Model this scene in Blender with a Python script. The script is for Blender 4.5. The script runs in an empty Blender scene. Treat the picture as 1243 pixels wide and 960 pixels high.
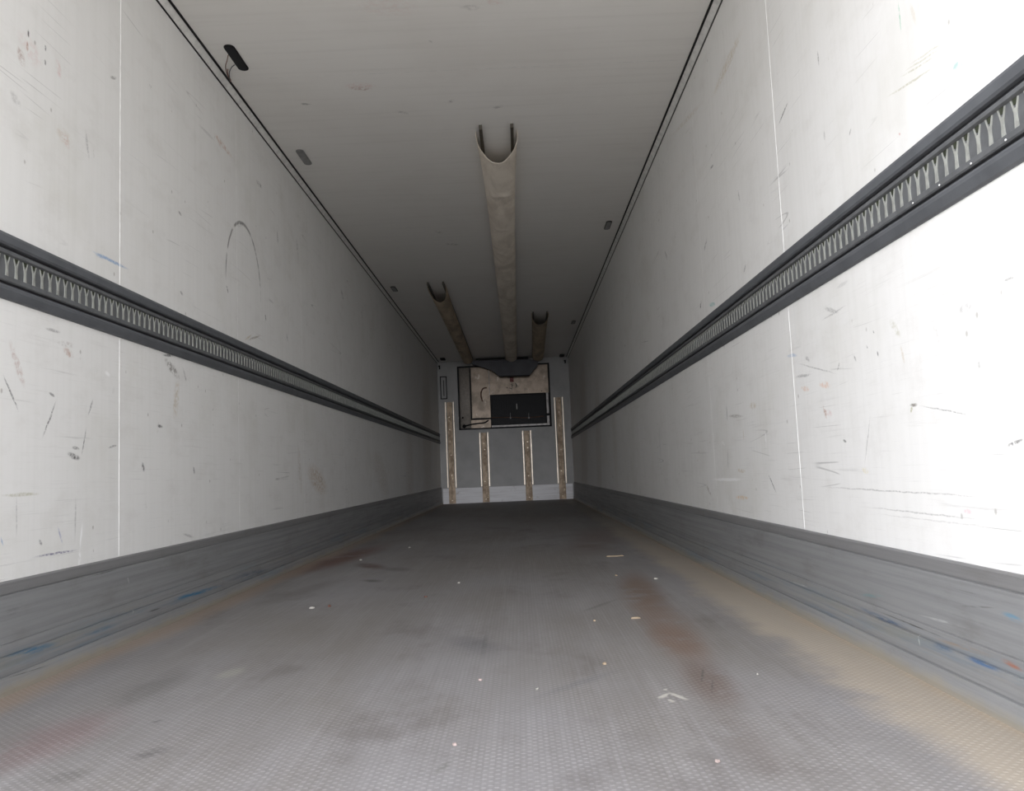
import bpy, bmesh, math, random
from mathutils import Vector, Matrix
random.seed(7)
SC = bpy.context.scene
COL = SC.collection

# ------------------------------------------------------------------ camera
F_PX = 980.0
CAM = Vector((0.2315, 0.0, 0.5574))
RIGHT = Vector((0.99908335, 0.00935359, -0.0417728))
UP = Vector((0.04246058, -0.09260541, 0.99479713))
FWD = Vector((-0.00543654, 0.99565895, 0.09291769))
cam_d = bpy.data.cameras.new('camera')
cam = bpy.data.objects.new('camera', cam_d)
COL.objects.link(cam)
cam.matrix_world = Matrix(((RIGHT.x, UP.x, -FWD.x, CAM.x), (RIGHT.y, UP.y, -FWD.y, CAM.y),
                           (RIGHT.z, UP.z, -FWD.z, CAM.z), (0, 0, 0, 1)))
cam_d.sensor_width = 36
cam_d.lens = 36 * F_PX / 1243
cam_d.clip_start = 0.02
SC.camera = cam

# ------------------------------------------------------------------ sky and exposure
SKY = 1.0
GLOW_DIR = Vector((-0.80, -0.50, 0.33)).normalized()   # brightest part of the overcast sky, behind to the left
GLOW = 2.7
BACK_DIR = Vector((0.05, -1.0, 0.10)).normalized()       # sky lobe added low behind the camera to brighten the deep end
BACK = 8.0
world = bpy.data.worlds.new('overcast_sky')
SC.world = world
world.use_nodes = True
wn, wl = world.node_tree.nodes, world.node_tree.links
wn.clear()
tc = wn.new('ShaderNodeTexCoord')
sep = wn.new('ShaderNodeSeparateXYZ'); wl.new(tc.outputs['Generated'], sep.inputs[0])
dot = wn.new('ShaderNodeVectorMath'); dot.operation = 'DOT_PRODUCT'
dot.inputs[1].default_value = GLOW_DIR; wl.new(tc.outputs['Generated'], dot.inputs[0])
mx = wn.new('ShaderNodeMath'); mx.operation = 'MAXIMUM'; mx.inputs[1].default_value = 0; wl.new(dot.outputs['Value'], mx.inputs[0])
pw = wn.new('ShaderNodeMath'); pw.operation = 'POWER'; pw.inputs[1].default_value = 10; wl.new(mx.outputs[0], pw.inputs[0])
gl = wn.new('ShaderNodeMath'); gl.operation = 'MULTIPLY'; gl.inputs[1].default_value = GLOW; wl.new(pw.outputs[0], gl.inputs[0])
def lobe(d, power, amount, prev):
    a = wn.new('ShaderNodeVectorMath'); a.operation = 'DOT_PRODUCT'; a.inputs[1].default_value = d; wl.new(tc.outputs['Generated'], a.inputs[0])
    b = wn.new('ShaderNodeMath'); b.operation = 'MAXIMUM'; b.inputs[1].default_value = 0; wl.new(a.outputs['Value'], b.inputs[0])
    c = wn.new('ShaderNodeMath'); c.operation = 'POWER'; c.inputs[1].default_value = power; wl.new(b.outputs[0], c.inputs[0])
    e = wn.new('ShaderNodeMath'); e.operation = 'MULTIPLY_ADD'; e.inputs[1].default_value = amount; wl.new(c.outputs[0], e.inputs[0]); wl.new(prev, e.inputs[2])
    return e.outputs[0]
zr = wn.new('ShaderNodeMapRange'); zr.inputs['To Min'].default_value = 1.0; zr.inputs['To Max'].default_value = 1.7
wl.new(sep.outputs['Z'], zr.inputs['Value'])
ad = wn.new('ShaderNodeMath'); ad.operation = 'ADD'; wl.new(zr.outputs[0], ad.inputs[0]); wl.new(lobe(BACK_DIR, 45, BACK, gl.outputs[0]), ad.inputs[1])
ml = wn.new('ShaderNodeMath'); ml.operation = 'MULTIPLY'; ml.inputs[1].default_value = SKY; wl.new(ad.outputs[0], ml.inputs[0])
bg = wn.new('ShaderNodeBackground'); bg.inputs['Color'].default_value = (0.955, 0.96, 1.0, 1)
wl.new(ml.outputs[0], bg.inputs['Strength'])
wo = wn.new('ShaderNodeOutputWorld'); wl.new(bg.outputs[0], wo.inputs[0])

OPEN_Y, D, H, W2 = 1.28, 15.017, 2.648, 1.23
pl = bpy.data.lights.new('doorway_portal', 'AREA')
pl.shape = 'RECTANGLE'; pl.size = 2 * W2; pl.size_y = H
pl.cycles.is_portal = True
po = bpy.data.objects.new('doorway_portal', pl); COL.objects.link(po)
po.location = (0, OPEN_Y - 0.02, H / 2)
po.rotation_euler = (math.radians(90), 0, 0)     # shines along +Y, into the trailer

vs = SC.view_settings
vs.view_transform = 'Standard'; vs.look = 'None'; vs.gamma = 1; vs.use_curve_mapping = False
vs.exposure = 0.95
SC.cycles.max_bounces = 16; SC.cycles.diffuse_bounces = 12

# ------------------------------------------------------------------ helpers
def at(px, py, axis, val):
    """point where the line of sight through a photo pixel meets the plane axis = val"""
    d = RIGHT * ((px - 621.5) / F_PX) + UP * (-(py - 480) / F_PX) + FWD
    t = (val - CAM[axis]) / d[axis]
    return CAM + d * t

def obj(name, bm, m, parent=None, smooth=False):
    me = bpy.data.meshes.new(name)
    bm.normal_update()
    bm.to_mesh(me); bm.free()
    if smooth:
        for p in me.polygons: p.use_smooth = True
    o = bpy.data.objects.new(name, me)
    for mm in (m if isinstance(m, (list, tuple)) else [m]): me.materials.append(mm)
    COL.objects.link(o)
    if parent:
        o.parent = parent
        o.matrix_parent_inverse = Matrix.Translation(-parent.location) if parent.type == 'EMPTY' else Matrix()
    return o

def thing(name, label, cat, loc=(0, 0, 0), group=None):
    o = bpy.data.objects.new(name, None); COL.objects.link(o)
    o.location = loc; o.empty_display_size = 0.1
    return tag(o, label, cat, group)

def tag(o, label, cat, group=None, kind=None):
    o['label'] = label; o['category'] = cat
    if group: o['group'] = group
    if kind: o['kind'] = kind
    return o

def struct(o, label=None, cat=None):
    o['kind'] = 'structure'
    if label: o['label'] = label
    if cat: o['category'] = cat
    return o

def bx(bm, x0, x1, y0, y1, z0, z1, bevel=0):
    r = bmesh.ops.create_cube(bm, size=1)
    for v in r['verts']:
        v.co = Vector(((x0 + x1) / 2 + v.co.x * (x1 - x0), (y0 + y1) / 2 + v.co.y * (y1 - y0), (z0 + z1) / 2 + v.co.z * (z1 - z0)))
    if bevel:
        es = list({e for v in r['verts'] for e in v.link_edges})
        bmesh.ops.bevel(bm, geom=es, offset=bevel, segments=2, affect='EDGES', profile=0.5)
    return bm

def box(*a, bevel=0):
    return bx(bmesh.new(), *a, bevel=bevel)

def extrude_profile_y(prof, y0, y1, bm=None):
    """closed (x, z) outline swept along Y"""
    bm = bm or bmesh.new()
    a = [bm.verts.new((x, y0, z)) for x, z in prof]
    b = [bm.verts.new((x, y1, z)) for x, z in prof]
    n = len(prof)
    for i in range(n):
        bm.faces.new((a[i], a[(i + 1) % n], b[(i + 1) % n], b[i]))
    bm.faces.new(a[::-1]); bm.faces.new(b)
    bmesh.ops.recalc_face_normals(bm, faces=bm.faces)
    return bm

def prism(pts, vec, bm=None):
    """polygon given as 3D points, pushed along vec"""
    bm = bm or bmesh.new()
    a = [bm.verts.new(p) for p in pts]
    b = [bm.verts.new(Vector(p) + Vector(vec)) for p in pts]
    n = len(pts)
    fs = [bm.faces.new((a[i], a[(i + 1) % n], b[(i + 1) % n], b[i])) for i in range(n)]
    fs += [bm.faces.new(a[::-1]), bm.faces.new(b)]
    bmesh.ops.recalc_face_normals(bm, faces=fs)
    return bm

def tube(pts, r, bm=None, seg=8):
    bm = bm or bmesh.new()
    pts = [Vector(p) for p in pts]
    # Catmull-Rom smoothing
    P = [pts[0]] + pts + [pts[-1]]
    S = []
    for i in range(1, len(P) - 2):
        for k in range(6):
            t = k / 6
            a, b, c, d = P[i - 1], P[i], P[i + 1], P[i + 2]
            S.append(0.5 * ((2 * b) + (c - a) * t + (2 * a - 5 * b + 4 * c - d) * t * t + (3 * b - a - 3 * c + d) * t ** 3))
    S.append(pts[-1])
    rings = []
    for i, p in enumerate(S):
        tg = (S[min(i + 1, len(S) - 1)] - S[max(i - 1, 0)]).normalized()
        ref = Vector((0, 0, 1)) if abs(tg.z) < 0.9 else Vector((1, 0, 0))
        u = tg.cross(ref).normalized(); v = tg.cross(u)
        rings.append([bm.verts.new(p + (u * math.cos(q) + v * math.sin(q)) * r) for q in [2 * math.pi * j / seg for j in range(seg)]])
    for A, B in zip(rings, rings[1:]):
        for j in range(seg):
            bm.faces.new((A[j], A[(j + 1) % seg], B[(j + 1) % seg], B[j]))
    bm.faces.new(rings[0][::-1]); bm.faces.new(rings[-1])
    bmesh.ops.recalc_face_normals(bm, faces=bm.faces)
    return bm

# ------------------------------------------------------------------ materials
class NT:
    def __init__(s, name, rough=0.5, metal=0.0, spec=0.5):
        s.m = bpy.data.materials.new(name); s.m.use_nodes = True
        s.n, s.l = s.m.node_tree.nodes, s.m.node_tree.links
        s.b = s.n['Principled BSDF']
        s.b.inputs['Roughness'].default_value = rough; s.b.inputs['Metallic'].default_value = metal
        s.b.inputs['Specular IOR Level'].default_value = spec
        s.tc = s.n.new('ShaderNodeTexCoord'); s.pos = s.tc.outputs['Object']
    def link(s, a, b):
        if isinstance(a, (int, float)): b.default_value = a
        elif isinstance(a, tuple): b.default_value = a if len(a) != 3 or len(b.default_value) == 3 else (*a, 1)
        else: s.l.new(a, b)
    def math(s, op, a, b=0.0, c=None, clamp=False):
        n = s.n.new('ShaderNodeMath'); n.operation = op; n.use_clamp = clamp
        s.link(a, n.inputs[0]); s.link(b, n.inputs[1])
        if c is not None: s.link(c, n.inputs[2])
        return n.outputs[0]
    def xyz(s, v=None):
        n = s.n.new('ShaderNodeSeparateXYZ'); s.l.new(v or s.pos, n.inputs[0]); return n.outputs
    def comb(s, x, y, z=0.0):
        n = s.n.new('ShaderNodeCombineXYZ'); s.link(x, n.inputs[0]); s.link(y, n.inputs[1]); s.link(z, n.inputs[2]); return n.outputs[0]
    def scale(s, sc, v=None):
        n = s.n.new('ShaderNodeVectorMath'); n.operation = 'MULTIPLY'; s.l.new(v or s.pos, n.inputs[0]); n.inputs[1].default_value = sc; return n.outputs[0]
    def noise(s, sc, detail=4, rough=0.55, v=None, dist=0.0):
        n = s.n.new('ShaderNodeTexNoise'); s.l.new(v or s.pos, n.inputs['Vector'])
        n.inputs['Scale'].default_value = sc; n.inputs['Detail'].default_value = detail; n.inputs['Roughness'].default_value = rough
        n.inputs['Distortion'].default_value = dist
        return n.outputs['Fac']
    def voro(s, sc, v=None):
        n = s.n.new('ShaderNodeTexVoronoi'); s.l.new(v or s.pos, n.inputs['Vector']); n.inputs['Scale'].default_value = sc
        return n.outputs
    def ss(s, v, lo, hi, a=0.0, b=1.0):
        n = s.n.new('ShaderNodeMapRange'); n.interpolation_type = 'SMOOTHSTEP'
        s.link(v, n.inputs['Value']); n.inputs['From Min'].default_value = lo; n.inputs['From Max'].default_value = hi
        n.inputs['To Min'].default_value = a; n.inputs['To Max'].default_value = b
        return n.outputs[0]
    def mix(s, f, a, b):
        n = s.n.new('ShaderNodeMix'); n.data_type = 'RGBA'
        s.link(f, n.inputs[0]); s.link(a, n.inputs[6]); s.link(b, n.inputs[7])
        return n.outputs[2]
    def color(s, c): s.link(c, s.b.inputs['Base Color'])
    def bump(s, h, strength=0.3, dist=0.01):
        n = s.n.new('ShaderNodeBump'); n.inputs['Strength'].default_value = strength; n.inputs['Distance'].default_value = dist
        s.l.new(h, n.inputs['Height']); s.l.new(n.outputs[0], s.b.inputs['Normal'])
    def mark(s, uv, p, q, w, soft=0.35):
        """elongated worn patch from p to q (2D), half width w -> 0..1 mask; uv is a 2D vector"""
        c = ((p[0] + q[0]) / 2, (p[1] + q[1]) / 2, 0)
        L = math.hypot(q[0] - p[0], q[1] - p[1]) / 2 + w
        n = s.n.new('ShaderNodeMapping'); n.vector_type = 'TEXTURE'
        s.l.new(uv, n.inputs['Vector']); n.inputs['Location'].default_value = c
        n.inputs['Rotation'].default_value = (0, 0, math.atan2(q[1] - p[1], q[0] - p[0])); n.inputs['Scale'].default_value = (L, w, 1)
        k = s.n.new('ShaderNodeVectorMath'); k.operation = 'LENGTH'; s.l.new(n.outputs[0], k.inputs[0])
        return s.ss(k.outputs['Value'], 1.0, soft, 0.0, 1.0)

def plain(name, col, rough=0.5, metal=0.0, spec=0.5, var=0.12, sc=25):
    t = NT(name, rough, metal, spec)
    f = t.ss(t.noise(sc, 5), 0.35, 0.7)
    t.color(t.mix(f, tuple(c * (1 + var) for c in col), tuple(c * (1 - var) for c in col)))
    return t.m

WHITE = (0.83, 0.83, 0.815)
DARK, GREY, RUST, TAN, BLUE, TEAL, PINK, OLIVE, PALE, GREEN = (0.05, 0.05, 0.05), (0.25, 0.25, 0.25), (0.36, 0.16, 0.09), (0.50, 0.40, 0.24), \
    (0.22, 0.38, 0.62), (0.10, 0.45, 0.42), (0.60, 0.30, 0.28), (0.38, 0.37, 0.22), (0.97, 0.97, 0.97), (0.25, 0.55, 0.38)

def wall_material(name, wx, marks, seed):
    t = NT(name, 0.5, 0.0, 0.3)
    o = t.xyz(); y, z = o[1], o[2]
    base = t.comb(y, z, seed)
    # slight wobble so drawn marks have ragged edges
    nz = t.n.new('ShaderNodeTexNoise'); t.l.new(base, nz.inputs['Vector']); nz.inputs['Scale'].default_value = 22; nz.inputs['Detail'].default_value = 3
    wob = t.n.new('ShaderNodeVectorMath'); wob.operation = 'MULTIPLY_ADD'
    t.l.new(nz.outputs['Color'], wob.inputs[0]); wob.inputs[1].default_value = (0.008, 0.008, 0); 
    off = t.comb(t.math('SUBTRACT', y, 0.004), t.math('SUBTRACT', z, 0.004), 0)
    t.l.new(off, wob.inputs[2]); uv = wob.outputs[0]
    col = WHITE
    low = t.ss(z, 1.35, 1.0)                    # the lower panels have taken more knocks
    # broad handling grime
    g = t.ss(t.noise(1.6, 6, 0.62, base), 0.50, 0.78)
    col = t.mix(t.math('MULTIPLY', g, 0.30), col, (0.60, 0.59, 0.52))
    g2 = t.ss(t.noise(7, 6, 0.7, t.scale((0.6, 1, 1), base)), 0.48, 0.72)
    col = t.mix(t.math('MULTIPLY', g2, 0.16), col, (0.52, 0.50, 0.46))
    hair = t.ss(t.noise(1, 6, 0.75, t.scale((3, 150, 1), base)), 0.55, 0.75)
    col = t.mix(t.math('MULTIPLY', hair, t.math('MULTIPLY_ADD', low, 0.26, 0.05)), col, (0.42, 0.42, 0.41))
    # vertical roller texture and horizontal rub streaks
    vst = t.ss(t.noise(1, 3, 0.5, t.scale((38, 1.1, 1), base)), 0.35, 0.75)
    col = t.mix(t.math('MULTIPLY', vst, 0.10), col, (0.58, 0.58, 0.55))
    hst = t.ss(t.noise(1, 5, 0.6, t.scale((1.4, 42, 1), base)), 0.60, 0.78)
    hst = t.math('MULTIPLY', hst, t.ss(t.noise(1.3, 2, 0.5, base), 0.38, 0.60))
    hst = t.math('MULTIPLY', hst, t.math('MULTIPLY_ADD', low, 0.45, 0.08))
    col = t.mix(hst, col, (0.34, 0.34, 0.33))
    # scuff clusters
    sc1 = t.ss(t.noise(14, 7, 0.75, t.scale((1, 0.5, 1), base)), 0.63, 0.76)
    sc1 = t.math('MULTIPLY', sc1, t.ss(t.noise(1.1, 2, 0.5, t.scale((1, 1, 1), base)), 0.45, 0.65))
    col = t.mix(t.math('MULTIPLY', sc1, 0.6), col, (0.24, 0.23, 0.20))
    # thin random scratches: crossings of a stretched, tilted noise
    for k, (ang, st, th) in enumerate(((0.25, 0.5, 0.006), (1.25, 0.45, 0.005), (-1.3, 0.35, 0.004))):
        mp = t.n.new('ShaderNodeMapping'); t.l.new(base, mp.inputs['Vector'])
        mp.inputs['Rotation'].default_value = (0, 0, ang); mp.inputs['Scale'].default_value = (0.35, 11, 1); mp.inputs['Location'].default_value = (k * 3.1, k * 1.7, 0)
        v = t.noise(1.0, 0, 0.4, mp.outputs[0])
        ln = t.ss(t.math('ABSOLUTE', t.math('SUBTRACT', v, 0.5)), th, 0.0)
        msk = t.ss(t.noise(2.6, 2, 0.5, t.scale((1, 1, 1 + k), base)), 0.60, 0.70)
        col = t.mix(t.math('MULTIPLY', t.math('MULTIPLY', ln, msk), st), col, (0.22, 0.22, 0.22))
    # small specks
    vo = t.voro(22, t.scale((1.0, 0.7, 1), base))
    rnd = t.math('GREATER_THAN', t.xyz(vo['Color'])[0], 0.90)
    sp = t.math('MULTIPLY', t.ss(vo['Distance'], 0.16, 0.05), rnd)
    col = t.mix(t.math('MULTIPLY', sp, 0.45), col, (0.2, 0.18, 0.15))
    # the marks one can point to
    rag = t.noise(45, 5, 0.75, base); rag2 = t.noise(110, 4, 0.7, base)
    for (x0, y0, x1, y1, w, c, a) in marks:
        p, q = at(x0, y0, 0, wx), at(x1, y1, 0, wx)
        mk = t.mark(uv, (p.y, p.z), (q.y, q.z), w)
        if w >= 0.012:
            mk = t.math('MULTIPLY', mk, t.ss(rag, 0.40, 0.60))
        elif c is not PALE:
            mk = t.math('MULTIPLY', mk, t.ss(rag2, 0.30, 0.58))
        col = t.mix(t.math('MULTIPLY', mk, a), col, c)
    return t, col, uv, base

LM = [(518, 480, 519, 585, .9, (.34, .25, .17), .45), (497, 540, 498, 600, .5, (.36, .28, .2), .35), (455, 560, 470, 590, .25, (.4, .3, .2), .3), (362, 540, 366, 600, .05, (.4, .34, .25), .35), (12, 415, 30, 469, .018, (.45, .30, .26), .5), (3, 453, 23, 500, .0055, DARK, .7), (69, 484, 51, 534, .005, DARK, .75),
      (113, 484, 107, 504, .006, GREY, .8), (105, 518, 99, 554, .0045, DARK, .7), (82, 551, 97, 556, .013, DARK, .9),
      (88, 543, 96, 545, .007, DARK, .6), (60, 477, 66, 481, .006, DARK, .7),
      (197, 431, 211, 432, .008, DARK, .8), (201, 438, 217, 457, .026, (.14, .13, .11), .85), (173, 563, 174.5, 570, .012, DARK, .95),
      (191, 517, 197, 518, .009, DARK, .9), (235, 568, 236, 574, .010, DARK, .8), (38, 676.5, 97, 667, .005, (.13, .12, .24), .85),
      (70.5, 639, 76, 660, .005, (.3, .32, .5), .7), (0, 602, 51, 598.5, .007, OLIVE, .5), (1, 652, 4, 662, .004, BLUE, .7),
      (79, 425, 87, 431, .018, RUST, .55), (216, 463, 212, 506, .035, TAN, .45), (131, 544, 142.5, 540, .005, GREY, .8),
      (375, 572, 395, 592, .11, (.45, .30, .15), .55), (54, 398, 74, 404, .007, GREY, .6), (70, 415, 90, 420, .012, (.4, .36, .33), .5),
      (20, 600, 20, 655, .004, GREY, .45), (92, 600, 91, 660, .006, GREY, .45), (48, 656, 50, 660, .008, GREY, .8),
      (34.4, 37, 34.4, 45, .006, DARK, .9), (55, 56, 55.3, 61, .006, DARK, .9), (54.6, 73, 55, 78, .006, DARK, .9), (33.6, 52, 33.3, 62, .007, RUST, .7),
      (24, 62, 27, 75, .022, (.35, .22, .18), .6), (30, 50, 44, 70, .05, PINK, .18), (70, 76, 72, 90, .02, PINK, .35),
      (134, 94, 141, 95, .008, DARK, .55), (260, 163, 282, 191, .022, (.50, .30, .20), .6), (240, 150, 262, 172, .010, GREY, .3),
      (311, 219, 318, 228, .018, GREY, .75), (104, 158, 108, 193, .010, GREY, .5), (78, 165, 82, 176, .022, PINK, .3),
      (72, 160, 84, 172, .035, (.55, .45, .35), .35), (217, 257, 220, 261, .009, DARK, .7), (336.5, 279, 337.5, 297, .010, DARK, .6), (15, 115, 22, 125, .02, GREY, .35),
      (110, 304, 158, 328, .008, (.20, .36, .60), .8), (116, 309, 132, 314, .010, BLUE, .5), (275, 347, 277, 355, .012, DARK, .7), (322, 382, 323, 389, .010, DARK, .85),
      (219, 354, 222, 358, .008, DARK, .6), (300, 413, 317, 407, .008, (.2, .15, .1), .6), (414, 352, 417, 363, .030, GREY, .7),
      (439, 379, 440, 386, .022, GREY, .7), (348, 405, 349, 414, .012, DARK, .7), (128, 452, 133, 455, .010, PALE, .8),
      (262, 160, 268, 180, .012, (.55, .35, .25), .4), (360, 290, 362, 312, .03, GREY, .4), (348, 470, 356, 480, .03, TAN, .25),
      (222, 648, 235, 652, .008, GREY, .5), (326, 664, 327, 672, .009, GREY, .5), (100, 633, 97, 668, .007, PALE, .95), (97, 668, 96, 690, .012, PALE, .95),
      (283, 274, 299, 271, .016, DARK, .35), (297, 413, 306, 406, .007, TAN, .6), (222, 447, 226, 462, .010, DARK, .3)]
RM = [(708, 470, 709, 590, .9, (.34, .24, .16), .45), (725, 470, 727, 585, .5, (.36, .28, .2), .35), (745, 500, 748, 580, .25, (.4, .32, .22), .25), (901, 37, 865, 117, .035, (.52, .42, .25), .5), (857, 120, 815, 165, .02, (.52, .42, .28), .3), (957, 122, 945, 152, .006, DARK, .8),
      (862, 205, 866, 200, .008, DARK, .6), (858, 290, 855, 304, .014, GREY, .7), (851, 366, 850, 375, .012, DARK, .9), (861, 370, 868, 369, .014, TEAL, .8),
      (896, 232, 898, 244, .010, GREY, .5), (807, 306, 810, 314, .018, GREY, .7), (903, 330, 905, 322, .01, GREY, .6),
      (1090, 0, 1094, 42, .0035, GREEN, .8), (992.5, 62, 994, 80, .006, GREY, .8), (1031, 164, 1033, 156, .005, GREY, .7), (1000, 160, 1001, 168, .008, GREY, .4),
      (1073, 120, 1140, 78, .004, OLIVE, .5), (1090, 96, 1142, 64, .0035, OLIVE, .45), (1096, 88, 1146, 56, .0035, OLIVE, .4), (1102, 80, 1150, 48, .0035, OLIVE, .35),
      (1156, 83, 1168, 75, .012, TEAL, .45), (1091, 162, 1092, 163, .004, PINK, .8), (1190, 60, 1215, 76, .012, OLIVE, .3), (1105, 5, 1112, 30, .01, TAN, .25),
      (1000, 495, 1003, 506, .012, RUST, .85), (995, 466, 1008, 468, .014, (.70, .38, .22), .5), (973, 471, 982, 472.5, .012, (.70, .38, .22), .5),
      (1003, 500, 1009, 503, .014, PINK, .35), (1105, 492, 1113, 491, .006, (.1, .08, .05), .9), (1107, 495, 1106, 500, .006, OLIVE, .8),
      (1113, 492, 1186, 505, .0025, GREY, .7), (932, 574, 943, 599.5, .005, DARK, .8), (892.5, 603.5, 909, 604.5, .012, (.75, .45, .12), .7),
      (895, 571, 905, 572, .012, TAN, .6), (1024, 534, 1027, 536, .006, DARK, .8), (1057, 500, 1049, 569, .0028, GREY, .6), (1048, 570, 1053, 572, .012, (.7, .6, .25), .5),
      (985, 590, 1243, 606, .0028, GREY, .55), (1041, 614, 1216, 634, .0028, GREY, .5), (1050, 622, 1243, 645, .0025, GREY, .25), (1221, 542, 1243, 532, .005, DARK, .8),
      (1218, 341, 1232, 337, .004, DARK, .5), (1081, 390, 1092, 407, .016, OLIVE, .4), (1093, 420, 1098, 440, .008, TAN, .35), (1065, 427, 1066, 431, .005, DARK, .8), (1060, 402, 1061, 404, .004, DARK, .7),
      (1165, 378, 1178, 370, .014, GREY, .45), (881.6, 490, 883, 512, .008, GREY, .8), (883, 505, 903.5, 505, .010, (.35, .33, .3), .6), (910, 493, 918, 492, .02, TAN, .4),
      (862, 582, 906, 582, .010, PALE, .9), (929, 522, 930, 543, .012, PALE, .95), (876, 536, 880, 540, .012, PALE, .8), (883, 545, 884, 570, .008, GREY, .5),
      (1016, 450, 1019, 440, .005, GREY, .7), (1037, 432, 1039, 438, .006, GREY, .7), (1052, 420, 1053, 422, .004, DARK, .7), (978, 434, 982, 437, .010, GREY, .6),
      (1000, 374, 1018, 379, .010, GREY, .5), (965, 458, 985, 454, .007, GREY, .6), (955, 432, 968, 431, .008, BLUE, .5), (996, 390, 1028, 370, .004, GREY, .5),
      (1015, 350, 1030, 340, .008, GREY, .3), (1188, 441, 1189, 447, .006, DARK, .35), (1134, 398, 1140, 415, .012, GREY, .25), (965, 440, 1020, 455, .0035, GREY, .5),
      (902, 520, 903, 535, .006, TAN, .5), (858, 590, 863, 600, .016, (.3, .25, .2), .7), (800, 510, 802, 560, .010, GREY, .4), (1170, 620, 1180, 622, .008, (.75, .45, .5), .5), (986, 655, 1040, 652, .003, GREY, .2)]

def finish_wall(t, col, base):
    t.color(col)
    h = t.noise(60, 3, 0.6, base)
    t.bump(h, 0.06, 0.004)
    return t.m

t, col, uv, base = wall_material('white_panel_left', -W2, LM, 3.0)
# curved rub mark above the rail
a0, a1, a2 = at(275, 310, 0, -W2), at(291, 268, 0, -W2), at(315, 308, 0, -W2)
mp = t.n.new('ShaderNodeMapping'); mp.vector_type = 'TEXTURE'; t.l.new(uv, mp.inputs['Vector'])
cx_ = (a0.y + a2.y) / 2; hw = (a2.y - a0.y) / 2; zb = min(a0.z, a2.z) - 0.12; hh = a1.z - zb
mp.inputs['Location'].default_value = (cx_, zb, 0); mp.inputs['Scale'].default_value = (hw * 1.05, hh, 1)
ln = t.n.new('ShaderNodeVectorMath'); ln.operation = 'LENGTH'; t.l.new(mp.outputs[0], ln.inputs[0])
ring = t.ss(t.math('ABSOLUTE', t.math('SUBTRACT', ln.outputs['Value'], 1.0)), 0.035, 0.010)
ring = t.math('MULTIPLY', ring, t.ss(t.xyz(mp.outputs[0])[1], -0.1, 0.25))
ring = t.math('MULTIPLY', ring, t.ss(t.noise(14, 3), 0.35, 0.55))
col = t.mix(t.math('MULTIPLY', ring, 0.7), col, (0.12, 0.12, 0.11))
M_WL = finish_wall(t, col, base)
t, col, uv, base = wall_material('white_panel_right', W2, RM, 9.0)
M_WR = finish_wall(t, col, base)

# ceiling
t = NT('white_ceiling', 0.45, 0, 0.35)
o = t.xyz(); base = t.comb(o[0], o[1], 4.0)
col = t.mix(t.math('MULTIPLY', t.ss(t.noise(1.2, 5, 0.6, base), 0.42, 0.75), 0.25), (0.80, 0.79, 0.765), (0.66, 0.63, 0.59))
col = t.mix(t.math('MULTIPLY', t.ss(t.noise(1, 4, 0.5, t.scale((1.2, 26, 1), base)), 0.45, 0.75), 0.12), col, (0.5, 0.49, 0.46))
for (x0, y0, x1, y1, w, c, a) in [(428, 107, 447, 108, .030, (.35, .2, .17), .55), (425, 105, 450, 104, .05, PINK, .25), (367, 126, 376, 127, .018, DARK, .5),
        (546, 124, 549, 122, .02, GREY, .5), (600, 131, 608, 129, .022, GREY, .5), (530, 281, 536, 283, .03, DARK, .4), (543, 296, 555, 297, .035, DARK, .45),
        (483, 135, 494, 138, .02, GREY, .4), (670, 168, 680, 171, .005, PALE, .9), (447, 6, 492, 10, .10, PINK, .12), (562, 8, 580, 10, .03, GREY, .3),
        (520, 49, 524, 51, .01, GREY, .4), (594, 2, 605, 3, .03, PINK, .2)]:
    p, q = at(x0, y0, 2, H), at(x1, y1, 2, H)
    mk = t.math('MULTIPLY', t.mark(t.comb(o[0], o[1], 0), (p.x, p.y), (q.x, q.y), w), t.ss(t.noise(40, 4, 0.7, base), 0.4, 0.62))
    col = t.mix(t.math('MULTIPLY', mk, a), col, c)
t.color(col); t.bump(t.noise(30, 3, 0.5, base), 0.05, 0.004)
M_CEIL = t.m

# floor: anti-slip board with staggered nubs
t = NT('antislip_floor', 0.55, 0, 0.45)
o = t.xyz(); base = t.comb(o[0], o[1], 2.0)
nub = t.math('MULTIPLY', t.math('COSINE', t.math('MULTIPLY', o[0], math.pi / 0.012)), t.math('COSINE', t.math('MULTIPLY', o[1], math.pi / 0.0105)))
nubm = t.math('MULTIPLY', t.ss(nub, 0.05, 0.85), t.ss(t.noise(7, 5, 0.7), 0.30, 0.60, 0.35, 1.0))
big = t.ss(t.noise(0.9, 4, 0.6, t.scale((1.3, 0.5, 1), base)), 0.35, 0.68)
col = t.mix(big, (0.235, 0.228, 0.232), (0.185, 0.172, 0.16))
streak = t.ss(t.noise(1, 4, 0.6, t.scale((12, 0.7, 1), base)), 0.5, 0.75)
col = t.mix(t.math('MULTIPLY', streak, 0.35), col, (0.30, 0.29, 0.29))
dirt = t.ss(t.noise(3.2, 6, 0.68, t.scale((1, 0.55, 1), base)), 0.52, 0.70)
col = t.mix(t.math('MULTIPLY', dirt, 0.50), col, (0.115, 0.102, 0.095))
d2 = t.ss(t.noise(16, 6, 0.75, t.scale((1, 0.7, 1), base)), 0.50, 0.72)
col = t.mix(t.math('MULTIPLY', d2, 0.30), col, (0.13, 0.12, 0.115))
ln_ = t.ss(t.noise(1, 5, 0.7, t.scale((70, 1.5, 1), base)), 0.45, 0.7)
col = t.mix(t.math('MULTIPLY', ln_, 0.22), col, (0.34, 0.33, 0.34))
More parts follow.
